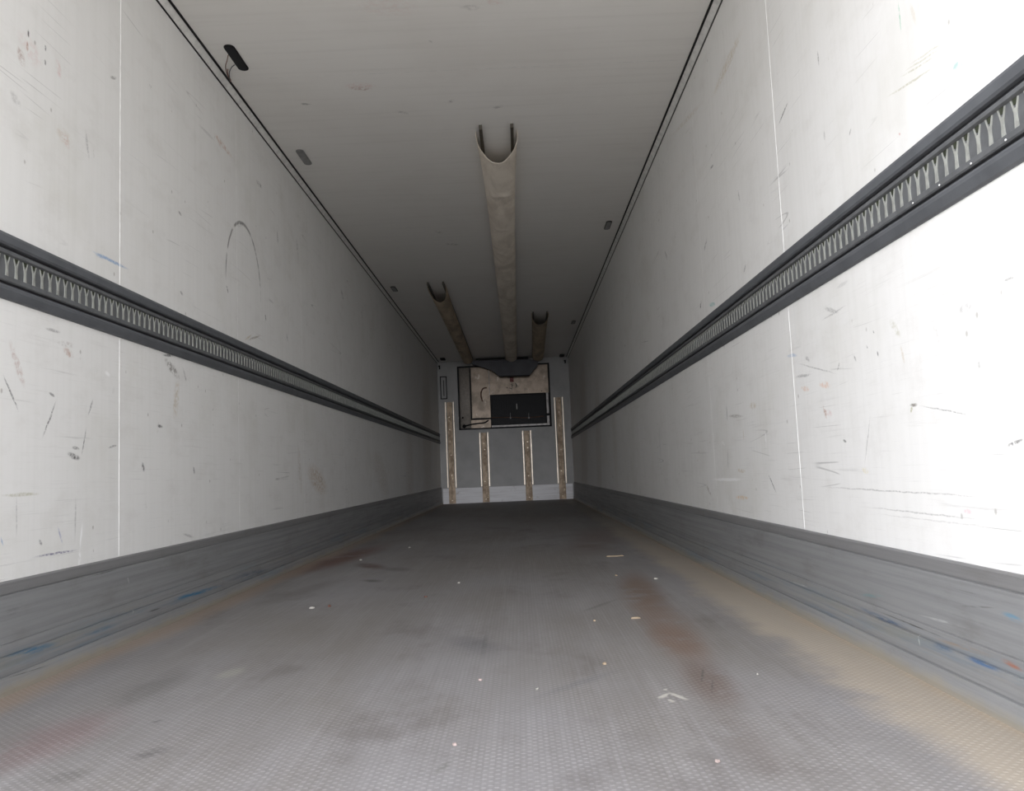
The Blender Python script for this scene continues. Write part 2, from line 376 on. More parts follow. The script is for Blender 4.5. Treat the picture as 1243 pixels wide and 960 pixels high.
def floor_mark(x0, y0, x1, y1, w, c, a, rag=4.0):
    global col
    p, q = at(x0, y0, 2, 0), at(x1, y1, 2, 0)
    mk = t.mark(t.comb(o[0], o[1], 0), (p.x, p.y), (q.x, q.y), w, 0.2)
    mk = t.math('MULTIPLY', mk, t.ss(t.noise(rag, 6, 0.7, base), 0.30, 0.50))
    col = t.mix(t.math('MULTIPLY', mk, a), col, c)
BRN = (0.15, 0.095, 0.065)
floor_mark(765, 690, 800, 765, .13, BRN, .8, 5)
floor_mark(800, 755, 845, 800, .10, (0.16, 0.10, 0.07), .85, 7)
floor_mark(785, 720, 860, 830, .13, (0.17, 0.12, 0.095), .6, 9)
floor_mark(840, 800, 885, 860, .09, (0.13, 0.095, 0.08), .8, 7)
floor_mark(860, 850, 960, 960, .07, (0.15, 0.13, 0.12), .5, 6)
floor_mark(330, 705, 470, 660, .22, (0.14, 0.065, 0.05), .9, 4)
floor_mark(0, 930, 120, 870, .15, (0.20, 0.14, 0.14), .65, 5)
floor_mark(440, 684, 460, 690, .10, (0.08, 0.04, 0.035), .8, 9)
floor_mark(476, 690, 490, 692, .10, (0.07, 0.06, 0.055), .6, 9)
floor_mark(446, 704, 458, 706, .06, (0.06, 0.055, 0.05), .7, 12)
floor_mark(300, 740, 420, 700, .10, (0.12, 0.11, 0.10), .5, 4)
floor_mark(140, 860, 230, 810, .10, (0.12, 0.115, 0.11), .55, 5)
floor_mark(172, 918, 195, 910, .035, (0.09, 0.085, 0.085), .6, 14)
floor_mark(70, 945, 90, 940, .05, (0.12, 0.115, 0.11), .5, 10)
floor_mark(185, 877, 196, 874, .012, (0.08, 0.08, 0.08), .6, 20)
floor_mark(270, 822, 290, 812, .05, (0.34, 0.33, 0.29), .5, 10)
floor_mark(712, 676, 730, 640, .30, (0.14, 0.09, 0.07), .5, 3)
floor_mark(560, 775, 590, 790, .10, (0.12, 0.12, 0.13), .5, 6)
floor_mark(700, 745, 755, 725, .02, (0.10, 0.10, 0.09), .6, 12)
floor_mark(640, 850, 760, 810, .03, (0.14, 0.14, 0.15), .45, 8)
floor_mark(527, 940, 548, 922, .012, (0.14, 0.14, 0.13), .5, 20)
floor_mark(584, 805, 592, 760, .012, (0.10, 0.10, 0.10), .5, 12)
floor_mark(851, 832, 854, 808, .005, (0.06, 0.055, 0.05), .8, 30)
floor_mark(864, 845, 865, 822, .004, (0.07, 0.06, 0.06), .7, 30)
# pale dust along the right edge, thinner and browner along the left
ragn = t.math('MULTIPLY_ADD', t.noise(2.4, 6, 0.65, base), 0.30, -0.15)
er = t.ss(t.math('ADD', o[0], ragn), 0.95, 1.08)
er = t.math('MULTIPLY', er, t.ss(o[1], 9.5, 3.0, 0.45, 1.0))
col = t.mix(t.math('MULTIPLY', er, 0.85), col, (0.40, 0.345, 0.275))
er2 = t.ss(t.math('ADD', o[0], t.math('MULTIPLY', ragn, 0.5)), 1.16, 1.22)
col = t.mix(t.math('MULTIPLY', er2, 0.5), col, (0.40, 0.31, 0.22))
el = t.ss(t.math('ADD', o[0], t.math('MULTIPLY', ragn, 0.6)), -1.06, -1.17)
col = t.mix(t.math('MULTIPLY', el, 0.7), col, (0.33, 0.25, 0.19))
# scraped pale patch
for (x0, y0, x1, y1, w) in [(800, 848, 812, 841, .010), (812, 840, 835, 850, .010), (812, 849, 818, 852, .008), (806, 836, 809, 838, .005)]:
    p, q = at(x0, y0, 2, 0), at(x1, y1, 2, 0)
    wobv = t.comb(t.math('ADD', o[0], t.math('MULTIPLY_ADD', t.noise(60, 3, 0.6, base), 0.02, -0.01)), o[1], 0)
    mk = t.mark(wobv, (p.x, p.y), (q.x, q.y), w, 0.3)
    col = t.mix(t.math('MULTIPLY', mk, 0.75), col, (0.52, 0.50, 0.45))
# fine dust specks
vo = t.voro(30, base)
sp = t.math('MULTIPLY', t.ss(vo['Distance'], 0.10, 0.04), t.math('GREATER_THAN', t.xyz(vo['Color'])[0], 0.975))
col = t.mix(t.math('MULTIPLY', sp, 0.5), col, (0.55, 0.53, 0.48))
clean = t.math('MULTIPLY_ADD', dirt, -0.5, 1.0)
dk = t.n.new('ShaderNodeMix'); dk.data_type = 'RGBA'; dk.blend_type = 'MULTIPLY'
t.l.new(col, dk.inputs[6]); dk.inputs[7].default_value = (0.70, 0.70, 0.70, 1)
t.l.new(t.math('MULTIPLY', t.math('SUBTRACT', 1.0, nubm), 0.36), dk.inputs[0]); col = dk.outputs[2]
col = t.mix(t.math('MULTIPLY', t.math('MULTIPLY', nubm, clean), 0.12), col, (0.58, 0.57, 0.58))
t.color(col)
t.bump(t.math('ADD', nubm, t.math('MULTIPLY', t.noise(90, 3), 0.4)), 0.5, 0.0012)
M_FLOOR = t.m

# kick plates
def kick_material(name, wx, marks):
    t = NT(name, 0.55, 0.2, 0.4)
    o = t.xyz(); base = t.comb(o[1], o[2], 1.0)
    st = t.noise(1, 5, 0.6, t.scale((1.1, 60, 1), base))
    col = t.mix(t.ss(st, 0.35, 0.72), (0.285, 0.29, 0.295), (0.235, 0.24, 0.245))
    top_ = t.ss(o[2], 0.268, 0.276)
    col = t.mix(t.math('MULTIPLY', top_, 0.5), col, (0.19, 0.185, 0.185))
    g = t.ss(t.noise(5, 6, 0.7, t.scale((0.5, 1.5, 1), base)), 0.50, 0.72)
    col = t.mix(t.math('MULTIPLY', g, 0.5), col, (0.17, 0.165, 0.155))
    pat = t.math('MULTIPLY', t.ss(t.noise(1, 5, 0.7, t.scale((0.9, 16, 1), t.comb(o[1], o[2], 6.0))), 0.50, 0.64), t.ss(o[2], 0.17, 0.06))
    col = t.mix(t.math('MULTIPLY', pat, 0.35), col, (0.10, 0.19, 0.27))
    pat2 = t.math('MULTIPLY', t.ss(t.noise(1, 5, 0.7, t.scale((1.1, 14, 1), t.comb(o[1], o[2], 13.0))), 0.52, 0.68), t.ss(o[2], 0.16, 0.03))
    col = t.mix(t.math('MULTIPLY', pat2, 0.5), col, (0.30, 0.27, 0.19))
    for (x0, y0, x1, y1, w, c, a) in marks:
        p, q = at(x0, y0, 0, wx), at(x1, y1, 0, wx)
        mk = t.math('MULTIPLY', t.mark(t.comb(o[1], o[2], 0), (p.y, p.z), (q.y, q.z), w, 0.2), t.ss(t.noise(1, 5, 0.7, t.scale((7, 70, 1), base)), 0.36, 0.60))
        col = t.mix(t.math('MULTIPLY', mk, a), col, c)
    dust = t.ss(t.math('ADD', o[2], t.math('MULTIPLY_ADD', t.noise(8, 5), 0.04, -0.02)), 0.035, 0.004)
    col = t.mix(t.math('MULTIPLY', dust, 0.7), col, (0.34, 0.30, 0.23))
    t.color(col)
    t.link(t.ss(st, 0.3, 0.8, 0.45, 0.62), t.b.inputs['Roughness'])
    t.bump(st, 0.08, 0.002)
    return t.m
BL = (0.05, 0.16, 0.27)
M_KL = kick_material('kick_plate_left', -W2 + .012, [(196, 732, 275, 709, .012, (.02, .16, .30), .95), (0, 799, 75, 780, .016, BL, .85), (90, 775, 150, 755, .012, BL, .5),
    (270, 705, 330, 690, .02, (.06, .10, .16), .7), (176, 744, 197, 737, .004, (.03, .03, .03), .9), (105, 701, 145, 690, .003, (.04, .04, .04), .9),
    (0, 825, 60, 806, .002, (.05, .05, .05), .9), (10, 742, 20, 740, .02, (.12, .12, .12), .5), (155, 700, 157, 708, .004, (.6, .6, .6), .7), (160, 745, 163, 738, .003, (.6, .6, .6), .6)])
M_KR = kick_material('kick_plate_right', W2 - .012, [(1040, 736, 1110, 768, .010, (.04, .09, .18), .85), (1125, 778, 1165, 795, .010, (.05, .12, .22), .7), (1169, 795, 1220, 816, .008, (.04, .13, .30), .9),
    (1215, 800, 1243, 814, .008, (.33, .14, .09), .9), (1130, 773, 1215, 800, .008, (.28, .20, .13), .6), (1216, 744, 1243, 756, .010, (.10, .28, .42), .7), (1040, 722, 1075, 724, .008, (.12, .30, .32), .5),
    (1115, 770, 1118, 785, .004, (.55, .58, .58), .8), (955, 704, 985, 714, .004, (.55, .56, .56), .8), (1110, 745, 1185, 765, .004, (.55, .56, .56), .7), (1150, 712, 1240, 736, .002, (.05, .05, .05), .8),
    (1050, 735, 1185, 790, .0025, (.04, .04, .04), .8), (1155, 735, 1215, 738, .003, (.08, .08, .08), .6)])

M_RAIL = plain('grey_rail_coating', (0.105, 0.112, 0.122), 0.5, 0.1, 0.5, 0.10, 12)
M_RAILDK = plain('rail_groove_rubber', (0.012, 0.012, 0.015), 0.6)
M_RIB = plain('galvanised_rib', (0.31, 0.32, 0.295), 0.65, 0.0, 0.5, 0.15, 40)
M_SLOTBACK = plain('slot_back', (0.105, 0.11, 0.115), 0.65, 0.0)
M_HOLE = plain('hole_dark_green', (0.03, 0.036, 0.02), 0.8)
M_BLACK = plain('black_rubber', (0.010, 0.010, 0.011), 0.6, 0, 0.3)
M_DKLINE = plain('grey_sealant', (0.05, 0.05, 0.045), 0.6)
M_COVE = plain('white_cove', (0.72, 0.72, 0.70), 0.4)
M_SEAM = plain('white_joint', (0.90, 0.90, 0.89), 0.4)
M_SEAM2 = plain('dimmed_joint', (0.83, 0.83, 0.815), 0.5)  # same joints deeper in, colour lowered to paint them dimmer
M_FRONT = plain('grey_front_panel', (0.42, 0.42, 0.415), 0.5, 0, 0.4, 0.08, 3)
M_LAMP = plain('grey_lamp', (0.22, 0.22, 0.22), 0.4)
M_OUT = plain('outer_skin', (0.5, 0.5, 0.5), 0.5)

t = NT('front_scuff_plate', 0.4, 0, 0.5)
o = t.xyz()
col = t.mix(t.ss(t.noise(1, 4, 0.6, t.scale((1.5, 1, 40))), 0.4, 0.7), (0.86, 0.86, 0.88), (0.72, 0.71, 0.72))
col = t.mix(t.math('MULTIPLY', t.ss(t.noise(6, 5, 0.7), 0.58, 0.7), 0.5), col, (0.35, 0.28, 0.22))
t.color(col); M_BAND = t.m

t = NT('worn_channel_web', 0.55, 0.1, 0.4)
col = t.mix(t.ss(t.noise(9, 6, 0.7, t.scale((1, 1, 0.6))), 0.35, 0.65), (0.74, 0.59, 0.43), (0.36, 0.26, 0.18))
col = t.mix(t.ss(t.noise(14, 4, 0.7), 0.60, 0.68), col, (0.85, 0.74, 0.52))
t.color(col); t.bump(t.noise(30, 5), 0.4, 0.006); M_WEB = t.m
M_FLANGE = plain('bright_channel_edge', (0.90, 0.80, 0.66), 0.35, 0.3, 0.6, 0.10, 8)

t = NT('stainless_unit_panel', 0.38, 0.35, 0.5)
g = t.ss(t.noise(4, 6, 0.65), 0.35, 0.68)
col = t.mix(g, (0.35, 0.28, 0.215), (0.17, 0.135, 0.10))
col = t.mix(t.ss(t.noise(7, 5, 0.7, t.scale((1, 1, 0.7))), 0.58, 0.72), col, (0.52, 0.45, 0.37))
t.color(col); t.bump(t.noise(6, 3), 0.2, 0.01); M_STEEL = t.m
M_UNITGREY = plain('unit_side_cover', (0.45, 0.41, 0.365), 0.5, 0.0)
M_BRIGHT = plain('bright_metal_strip', (0.46, 0.44, 0.43), 0.45, 0.2, 0.5, 0.25, 18)
M_GRILLE = plain('black_grille', (0.014, 0.014, 0.018), 0.5)
M_COIL = plain('dark_coil', (0.006, 0.006, 0.008), 0.7)
M_HOOD = plain('grey_hood', (0.13, 0.132, 0.145), 0.7, 0, 0.3, 0.10, 5)
M_RED = plain('red_block', (0.16, 0.02, 0.015), 0.5)
M_COPPER = plain('brown_hose', (0.13, 0.06, 0.035), 0.5)

t = NT('canvas_duct', 0.8, 0, 0.2)
wv = t.noise(1, 5, 0.65, t.scale((6, 2.2, 6)), 0.6)
col = t.mix(t.ss(wv, 0.35, 0.68), (0.88, 0.81, 0.71), (0.68, 0.61, 0.52))
t.color(col); t.bump(wv, 0.5, 0.02)
M_CANVAS = t.m
t = NT('dimmed_canvas_duct', 0.8, 0, 0.2)  # side duct canvas, colour darkened to paint in the dim far end
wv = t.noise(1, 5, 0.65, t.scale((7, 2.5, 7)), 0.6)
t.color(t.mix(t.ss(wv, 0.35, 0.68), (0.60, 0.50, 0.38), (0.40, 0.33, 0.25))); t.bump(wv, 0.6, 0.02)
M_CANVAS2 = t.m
M_DUCTRAIL = plain('duct_rail', (0.075, 0.065, 0.05), 0.5)

t = NT('yard_asphalt', 0.85, 0, 0.3)
t.color(t.mix(t.noise(0.6, 6), (0.56, 0.525, 0.475), (0.47, 0.445, 0.405))); M_GROUND = t.m

# ------------------------------------------------------------------ the setting
T = 0.06
struct(obj('floor', box(-W2 - T, W2 + T, OPEN_Y, D + T, -0.12, 0), M_FLOOR), 'brown grey anti-slip trailer floor board', 'floor')
struct(obj('ceiling', box(-W2 - T, W2 + T, OPEN_Y, D + T, H, H + 0.08), M_CEIL), 'white trailer ceiling', 'ceiling')
wL = struct(obj('wall_left', box(-W2 - T, -W2, OPEN_Y, D + T, 0, H), M_WL), 'scuffed white panelled wall on the left', 'wall')
wR = struct(obj('wall_right', box(W2, W2 + T, OPEN_Y, D + T, 0, H), M_WR), 'scuffed white panelled wall on the right', 'wall')
# front wall with the opening for the cooling unit
FX0, FX1, FZ0, FZ1 = -0.86, 0.868, 1.352, 2.545
bm = bmesh.new()
bx(bm, -W2, FX0, D, D + T, 0, H); bx(bm, FX1, W2, D, D + T, 0, H)
bx(bm, FX0, FX1, D, D + T, 0, FZ0); bx(bm, FX0, FX1, D, D + T, FZ1, H)
wF = struct(obj('wall_front', bm, M_FRONT), 'grey front bulkhead wall at the far end', 'wall')
struct(obj('ground', box(-40, 40, -60, 40, -1.3, -1.15), M_GROUND), 'asphalt yard outside the trailer', 'ground')

# joints between the wall panels
for s, wall, ys in ((-1, wL, [1.68 + 1.2686 * k for k in range(11)]), (1, wR, [1.64 + 1.2556 * k for k in range(11)])):
    for i, yy in enumerate(ys):
        w = 0.0024 if i == 1 else 0.0017
        hj = .0009 if i == 1 else .0004
        bm = bmesh.new()
        for z0, z1 in ((0.31, 1.108), (1.308, H - 0.03)):
            prof = [(yy - w, 0), (yy - w * .7, hj), (yy + w * .7, hj), (yy + w, 0)]
            prism([(s * (W2 - x), y, z0) for y, x in prof], (0, 0, z1 - z0), bm)
        obj('panel_joint', bm, M_SEAM if i < 3 else M_SEAM2, wall)
# ceiling joints
# (faint, only the nearest can be made out)
cj = bpy.data.objects['ceiling']
for yy in (4.03, 6.55, 9.07):
    obj('panel_joint', prism([(-W2 + .04, yy - .002, H), (-W2 + .04, yy, H - .0003), (-W2 + .04, yy + .002, H)], (2 * W2 - .08, 0, 0)), M_COVE, cj)

# corner coves along the ceiling
C = 0.0276
for k, s in enumerate((-1, 1)):
    prof = [(s * W2, H), (s * W2, H - C), (s * (W2 - .004), H - C), (s * (W2 - C * .55), H - C * .55), (s * (W2 - C), H - .004), (s * (W2 - C), H)]
    tr = struct(obj('trim_%d' % (k + 1), extrude_profile_y(prof, OPEN_Y, D), M_COVE), 'white corner strip along the %s edge of the ceiling' % ('left' if s < 0 else 'right'), 'trim')
    y1 = D - 0.02
    q = [(s * (W2 - C - .001), H), (s * (W2 - C - .001), H - .006), (s * (W2 - C - .010), H - .0045), (s * (W2 - C - .011), H)]
    obj('sealant_line', extrude_profile_y(q, OPEN_Y, y1), M_BLACK, tr)
    q = [(s * W2, H - C - .001), (s * (W2 - .0045), H - C - .001), (s * (W2 - .003), H - C - .0075), (s * W2, H - C - .008)]
    obj('sealant_line', extrude_profile_y(q, OPEN_Y, y1), M_BLACK if s < 0 else M_DKLINE, tr)

# kick plates: extruded profile with grooves, flaring to the floor
for s, m, nm in ((-1, M_KL, 'left'), (1, M_KR, 'right')):
    pr = [(0, .308), (.006, .3075), (.010, .303), (.010, .2745), (.006, .2735), (.006, .2705), (.011, .269), (.0112, .139), (.009, .138), (.009, .136),
          (.0125, .135), (.0125, .106), (.0095, .105), (.0095, .102), (.014, .101), (.014, .052), (.011, .051), (.011, .048), (.018, .047), (.026, .012), (.027, 0), (0, 0)]
    struct(obj('baseboard_' + nm, extrude_profile_y([(s * (W2 - a), b) for a, b in pr], OPEN_Y, D - .005), m),
           'worn grey aluminium kick plate at the foot of the %s wall' % nm, 'kick plate')
struct(obj('baseboard_front', box(-W2 + .03, W2 - .03, D - .018, D, 0, .281, bevel=.003), M_BAND), 'white scuff plate at the foot of the front wall', 'kick plate')

# ------------------------------------------------------------------ lashing rails
def make_rail(s, y_first, label):
    t_ = thing('lashing_rail', label, 'rail', (s * W2, OPEN_Y, 1.11), 'lashing rails on the side walls')
    X = lambda d: s * (W2 - d)
    sweep = lambda pr: extrude_profile_y([(X(a), b) for a, b in pr], OPEN_Y, D - .01)
    obj('upper_flange', sweep([(0, 1.306), (.004, 1.306), (.013, 1.300), (.016, 1.292), (.016, 1.272), (.012, 1.266), (0, 1.264)]), M_RAIL, t_)
    obj('lower_flange', sweep([(0, 1.110), (.004, 1.110), (.010, 1.114), (.018, 1.134), (.018, 1.142), (.012, 1.150), (0, 1.152)]), M_RAIL, t_)
    obj('groove_seal', sweep([(0, 1.2640), (.003, 1.2640), (.003, 1.2555), (0, 1.2555)]), M_RAILDK, t_)
    obj('groove_seal', sweep([(0, 1.1605), (.003, 1.1605), (.003, 1.152), (0, 1.152)]), M_RAILDK, t_)
    strip = obj('slotted_strip', sweep([(0, 1.2555), (.010, 1.254), (.012, 1.251), (.012, 1.243), (.009, 1.241), (.004, 1.239), (.004, 1.180),
                                (.009, 1.178), (.012, 1.176), (.012, 1.164), (.009, 1.1605), (0, 1.1605)]), M_SLOTBACK, t_)
    bm = bmesh.new()
    n = int((D - .03 - y_first) / .0431)
    k0 = -int((y_first - OPEN_Y - .02) / .0431)
    def rail_bar(bmx, pts, th, x0):
        prism([(X(x0), y, z) for y, z in pts], (-s * th, 0, 0), bmx)
    for k in range(k0, n):
        y = y_first + k * .0431
        # Y shaped rib: stem and two arms
        rail_bar(bm, [(y - .0062, 1.179), (y + .0062, 1.179), (y + .0045, 1.200), (y + .0050, 1.212), (y + .0130, 1.238), (y + .0105, 1.238),
                      (y + .0030, 1.219), (y - .0030, 1.219), (y - .0105, 1.238), (y - .0130, 1.238), (y - .0050, 1.212), (y - .0045, 1.200)], .0025, .004)
        nf = len(bm.faces)
        rail_bar(bm, [(y - .0045, 1.226), (y + .0045, 1.226), (y + .0075, 1.239), (y - .0075, 1.239)], .0015, .004)
        bm.faces.ensure_lookup_table()
        for f_ in bm.faces[nf:]: f_.material_index = 1
    obj('ribs', bm, [M_RIB, M_HOLE], strip)
    return t_
rl = make_rail(-1, 2.2765, 'grey lashing rail with pale ribs along the left wall')
rr = make_rail(1, 1.5209, 'grey lashing rail with pale ribs along the right wall')
for (px, py) in [(1220.5, 175), (1178.5, 204), (1140, 229), (1108, 251.5)]:
    p = at(px, py, 0, W2 - .014)
    bm = bmesh.new()
    bmesh.ops.create_uvsphere(bm, u_segments=10, v_segments=6, radius=.003)
    for v in bm.verts: v.co = Vector((v.co.x * .5 + W2 - .013, v.co.y + p.y, v.co.z * .8 + 1.166))
    obj('rivet', bm, M_SEAM, rr, True)

# ------------------------------------------------------------------ ceiling air ducts
def u_profile(tt, w, d):
    """point across the hanging canvas, tt in -1..1; returns (dx, dz)"""
    a = math.pi * (tt + 1) / 2
    return (-math.cos(a) * w / 2 * (1 + .12 * math.sin(a) * abs(math.cos(a)) * 2), -d * math.sin(a) ** .85)

def make_duct(P0, P1, w, d, scoop, rail_len, label, sag=0.0, seed=0, w1=None, flare=.12, mat=None):
    rnd = random.Random(seed)
    P0, P1 = Vector(P0), Vector(P1)
    dr = thing('air_duct', label, 'air duct', P0, 'canvas air ducts under the ceiling')
    L = (P1 - P0).length
    dirv = (P1 - P0).normalized(); side = Vector((dirv.y, -dirv.x, 0)).normalized()
    NS, NTT = max(60, int(L / .03)), 28
    folds = []
    s_ = .25
    while s_ < L:
        folds.append((s_, rnd.uniform(.006, .014), rnd.uniform(.02, .05), rnd.uniform(-.5, .5), rnd.uniform(-.25, .25))); s_ += rnd.uniform(.22, .5)
    bm = bmesh.new(); g = []
    for i in range(NS + 1):
        row = []
        for j in range(NTT + 1):
            tt = -1 + 2 * j / NTT
            s0 = scoop * math.cos(tt * math.pi / 2) ** 1.5 if abs(tt) < 1 else 0
            u = i / NS
            s = s0 + (L - s0) * u
            ww = (w + ((w1 or w) - w) * s / L) * (1 + flare * math.exp(-s / .55))
            dx, dz = u_profile(tt, ww, d)
            k = math.cos(tt * math.pi / 2)
            r = 0
            for (fs, fa, fw, ft, sk) in folds:
                q = (s - fs - sk * tt - .06 * tt * tt) / fw
                if abs(q) < 3: r += fa * math.exp(-q * q) * k
            r += .004 * math.sin(s * 5 + 2 * tt) * k
            p = P0 + dirv * s + side * dx + Vector((0, 0, dz - r - sag * k * math.sin(math.pi * min(1, s / L)) * 1))
            row.append(bm.verts.new(p))
        g.append(row)
    for i in range(NS):
        for j in range(NTT):
            bm.faces.new((g[i][j], g[i][j + 1], g[i + 1][j + 1], g[i + 1][j]))
    bmesh.ops.recalc_face_normals(bm, faces=bm.faces)
    c = obj('canvas', bm, mat or M_CANVAS, dr, True)
    md = c.modifiers.new('cloth', 'SOLIDIFY'); md.thickness = .003
    for sg in (-1, 1):
        a = P0 + side * (sg * w / 2 * .93) - dirv * rail_len
        b = P1 + side * (sg * (w1 or w) / 2 * .93)
        n = side * .0095
        bm = prism([a - n, a + n, a + n + Vector((0, 0, -.026)), a - n + Vector((0, 0, -.026))], b - a)
        obj('hanging_rail', bm, M_DUCTRAIL, dr)
    return dr
HY = 14.72
c0 = at(601.5, 151, 2, H); c1 = at(620, 434, 2, H); c1.z = H
make_duct((0.178, 4.80, H), (at(620.5, 434, 1, HY).x, HY - .03, H), .205, .095, .27, .09, 'long off-white canvas air duct down the middle of the ceiling', 0.0, 3, flare=.26)
a = at(530, 346, 2, H); b = at(568, 434, 1, HY)
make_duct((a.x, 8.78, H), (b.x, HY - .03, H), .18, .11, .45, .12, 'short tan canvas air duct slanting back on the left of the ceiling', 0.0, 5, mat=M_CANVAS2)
a = at(655.5, 379, 2, H); b = at(653, 434, 1, HY)
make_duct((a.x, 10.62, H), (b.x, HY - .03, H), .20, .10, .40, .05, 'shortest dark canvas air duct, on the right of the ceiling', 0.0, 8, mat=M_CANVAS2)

# ------------------------------------------------------------------ cooling unit in the front wall
un = thing('cooling_unit', 'cooling unit with tan steel cover, black grille and black frame in far wall', 'cooling unit', (0, D, FZ0))
UY = D + .012
def fb(nm, x0, x1, z0, z1, m, y0=UY, y1=UY + .02, par=None, bev=.002):
    return obj(nm, box(x0, x1, y0, y1, z0, z1, bevel=bev), m, par or un)
bm = bmesh.new(); g = .026
bx(bm, FX0, FX0 + g, D - .012, D + .045, FZ0, FZ1); bx(bm, FX1 - g, FX1, D - .012, D + .045, FZ0, FZ1)
bx(bm, FX0, FX1, D - .012, D + .045, FZ0, FZ0 + g); bx(bm, FX0, FX1, D - .012, D + .045, FZ1 - g, FZ1)
obj('gasket_frame', bm, M_BLACK, un)
obj('back_plate', box(FX0, FX1, D + .05, D + .058, FZ0, FZ1), M_COIL, un)
# rounded side cover
bm = bmesh.new()
pts = []
for i in range(9):
    u = i / 8
    pts.append((-.834 + .200 * u, D + .040 - .038 * math.sin(u * math.pi / 2) ** .8, 0))
poly = [(x, y, FZ0 + .026) for x, y, _ in pts] + [(-.634, D + .048, FZ0 + .026), (-.834, D + .048, FZ0 + .026)]
obj('side_cover', prism(poly, (0, 0, FZ1 - FZ0 - .052), bm), M_UNITGREY, un, True)
fb('seal_strip', -.633, -.607, 1.545, FZ1 - .026, M_BLACK, D + .004, D + .045)
fb('seal_strip', -.607, -.262, 1.535, 1.562, M_BLACK, D + .000, D + .045)
fb('lower_cover', -.634, -.262, FZ0 + .026, 1.532, M_STEEL, D + .012, D + .045)
# main steel cover: upper band and left part, with a soft vertical bend
poly = [(-.606, 0, 1.563), (-.262, 0, 1.563), (-.262, 0, 1.985), (.835, 0, 1.985), (.835, 0, FZ1 - .027), (-.606, 0, FZ1 - .027)]
obj('front_cover', prism([(x, D + .006, z) for x, y, z in poly], (0, .03, 0)), M_STEEL, un)
fb('cover_bend', -.275, -.262, 1.985, FZ1 - .04, M_BRIGHT, D + .001, D + .01)
# grille
gr = fb('grille', -.258, .772, 1.420, 1.978, M_COIL, D + .034, D + .045)
bm = bmesh.new()
for i in range(30):
    z = 1.428 + i * .0188
    bx(bm, -.255, .769, D + .012, D + .017, z, z + .004)
for i in range(24):
    x = -.25 + i * .0442
    bx(bm, x, x + .004, D + .008, D + .012, 1.424, 1.974)
obj('wire_guard', bm, M_GRILLE, gr)
bm = bmesh.new()
bx(bm, -.262, -.246, D - .004, D + .03, 1.416, 1.985); bx(bm, .760, .776, D - .004, D + .03, 1.416, 1.985)
bx(bm, -.262, .776, D - .004, D + .03, 1.970, 1.988)
obj('grille_rim', bm, M_BLACK, gr)
fb('drip_strip', -.25, .785, 1.381, 1.414, M_BRIGHT, D - .004, D + .03)
fb('edge_strip', .786, .826, 1.60, 1.985, M_BRIGHT, D - .002, D + .03)
fb('edge_strip', .786, .830, 1.381, 1.555, M_BRIGHT, D - .002, D + .03)
fb('catch', .775, .842, 1.555, 1.60, M_BLACK, D - .012, D + .03)
P = lambda px, py, y=D - .004: at(px, py, 1, y)
obj('cable', tube([P(562, 517.5), P(567, 516.5), P(573, 515), P(580, 514), P(588, 513), P(593, 510)], .013), M_BLACK, un, True)
obj('drain_fitting', tube([P(563.5, 517.5, D - .025), P(563.5, 517.5, D + .01)], .034, seg=14), M_BLACK, un, True)
obj('hose', tube([P(591, 470.5), P(586.5, 471.5), P(584, 476), P(584.2, 482), P(585.8, 487)], .012), M_COPPER, un, True)
obj('bolt', tube([P(561.7, 507, D - .01), P(561.7, 507, D + .01)], .017, seg=10), M_BLACK, un, True)
for px, py in ((598.5, 477), (657.5, 474.5), (615.5, 470.5)):
    obj('bolt', tube([P(px, py, D - .004), P(px, py, D + .01)], .009, seg=8), M_BLACK, un, True)
fb('red_block', .122, .192, 2.215, 2.30, M_RED, D - .02, D + .01)
bm = bmesh.new()
for a_, b_ in (((620, 466.5), (623, 468)), ((622, 465), (621.5, 471)), ((625, 464.5), (628, 469)), ((627, 466), (626, 471)), ((618.5, 471), (622, 472))):
    tube([P(*a_, D + .003), P(*b_, D + .003)], .006, bm, 6)
obj('scrawl', bm, M_DKLINE, un)
fb('tie', .222, .240, 1.70, 1.80, M_BRIGHT, D + .002, D + .008, gr)
obj('pipe', tube([P(596, 507, D + .004), P(620, 506.5, D + .004), P(640, 507, D + .004), P(660, 505, D + .004)], .008), M_COPPER, un, True)
for px in (619.7, 642):
    bm = bmesh.new(); c = P(px, 507, D + .0)
    bx(bm, c.x - .012, c.x + .012, D - .003, D + .003, c.z - .016, c.z + .016); bx(bm, c.x - .003, c.x + .003, D - .001, D + .004, c.z - .02, c.z + .09)
    obj('pipe_clip', bm, M_LAMP, un)

# hood that gathers the ducts
hd = thing('duct_hood', 'grey trapezoid duct hood hanging over the top of the cooling unit', 'duct hood', (0, HY, 2.3))
pp = [at(px, py, 1, HY) for px, py in ((575, 437.5), (572, 441.5), (596, 449), (606.5, 456.5), (642.5, 455.5), (652.5, 443.5), (654, 437), (641, 436))]
bm = bmesh.new()
n_ = len(pp)
fr = [bm.verts.new(p) for p in pp]
bk = [bm.verts.new((p.x, D - .014, min(H - .005, p.z + .02))) for p in pp]
for i in range(n_): bm.faces.new((fr[i], fr[(i + 1) % n_], bk[(i + 1) % n_], bk[i]))
bm.faces.new(fr[::-1]); bm.faces.new(bk)
bmesh.ops.recalc_face_normals(bm, faces=bm.faces)
obj('shell', bm, M_HOOD, hd)
a_, b_ = at(606, 456.5, 1, HY), at(643, 455.5, 1, HY)
obj('lower_edge', prism([a_ + Vector((0, -.006, -.010)), b_ + Vector((0, -.006, -.010)), b_ + Vector((0, -.006, .006)), a_ + Vector((0, -.006, .006))], (0, .05, 0)), M_BLACK, hd)
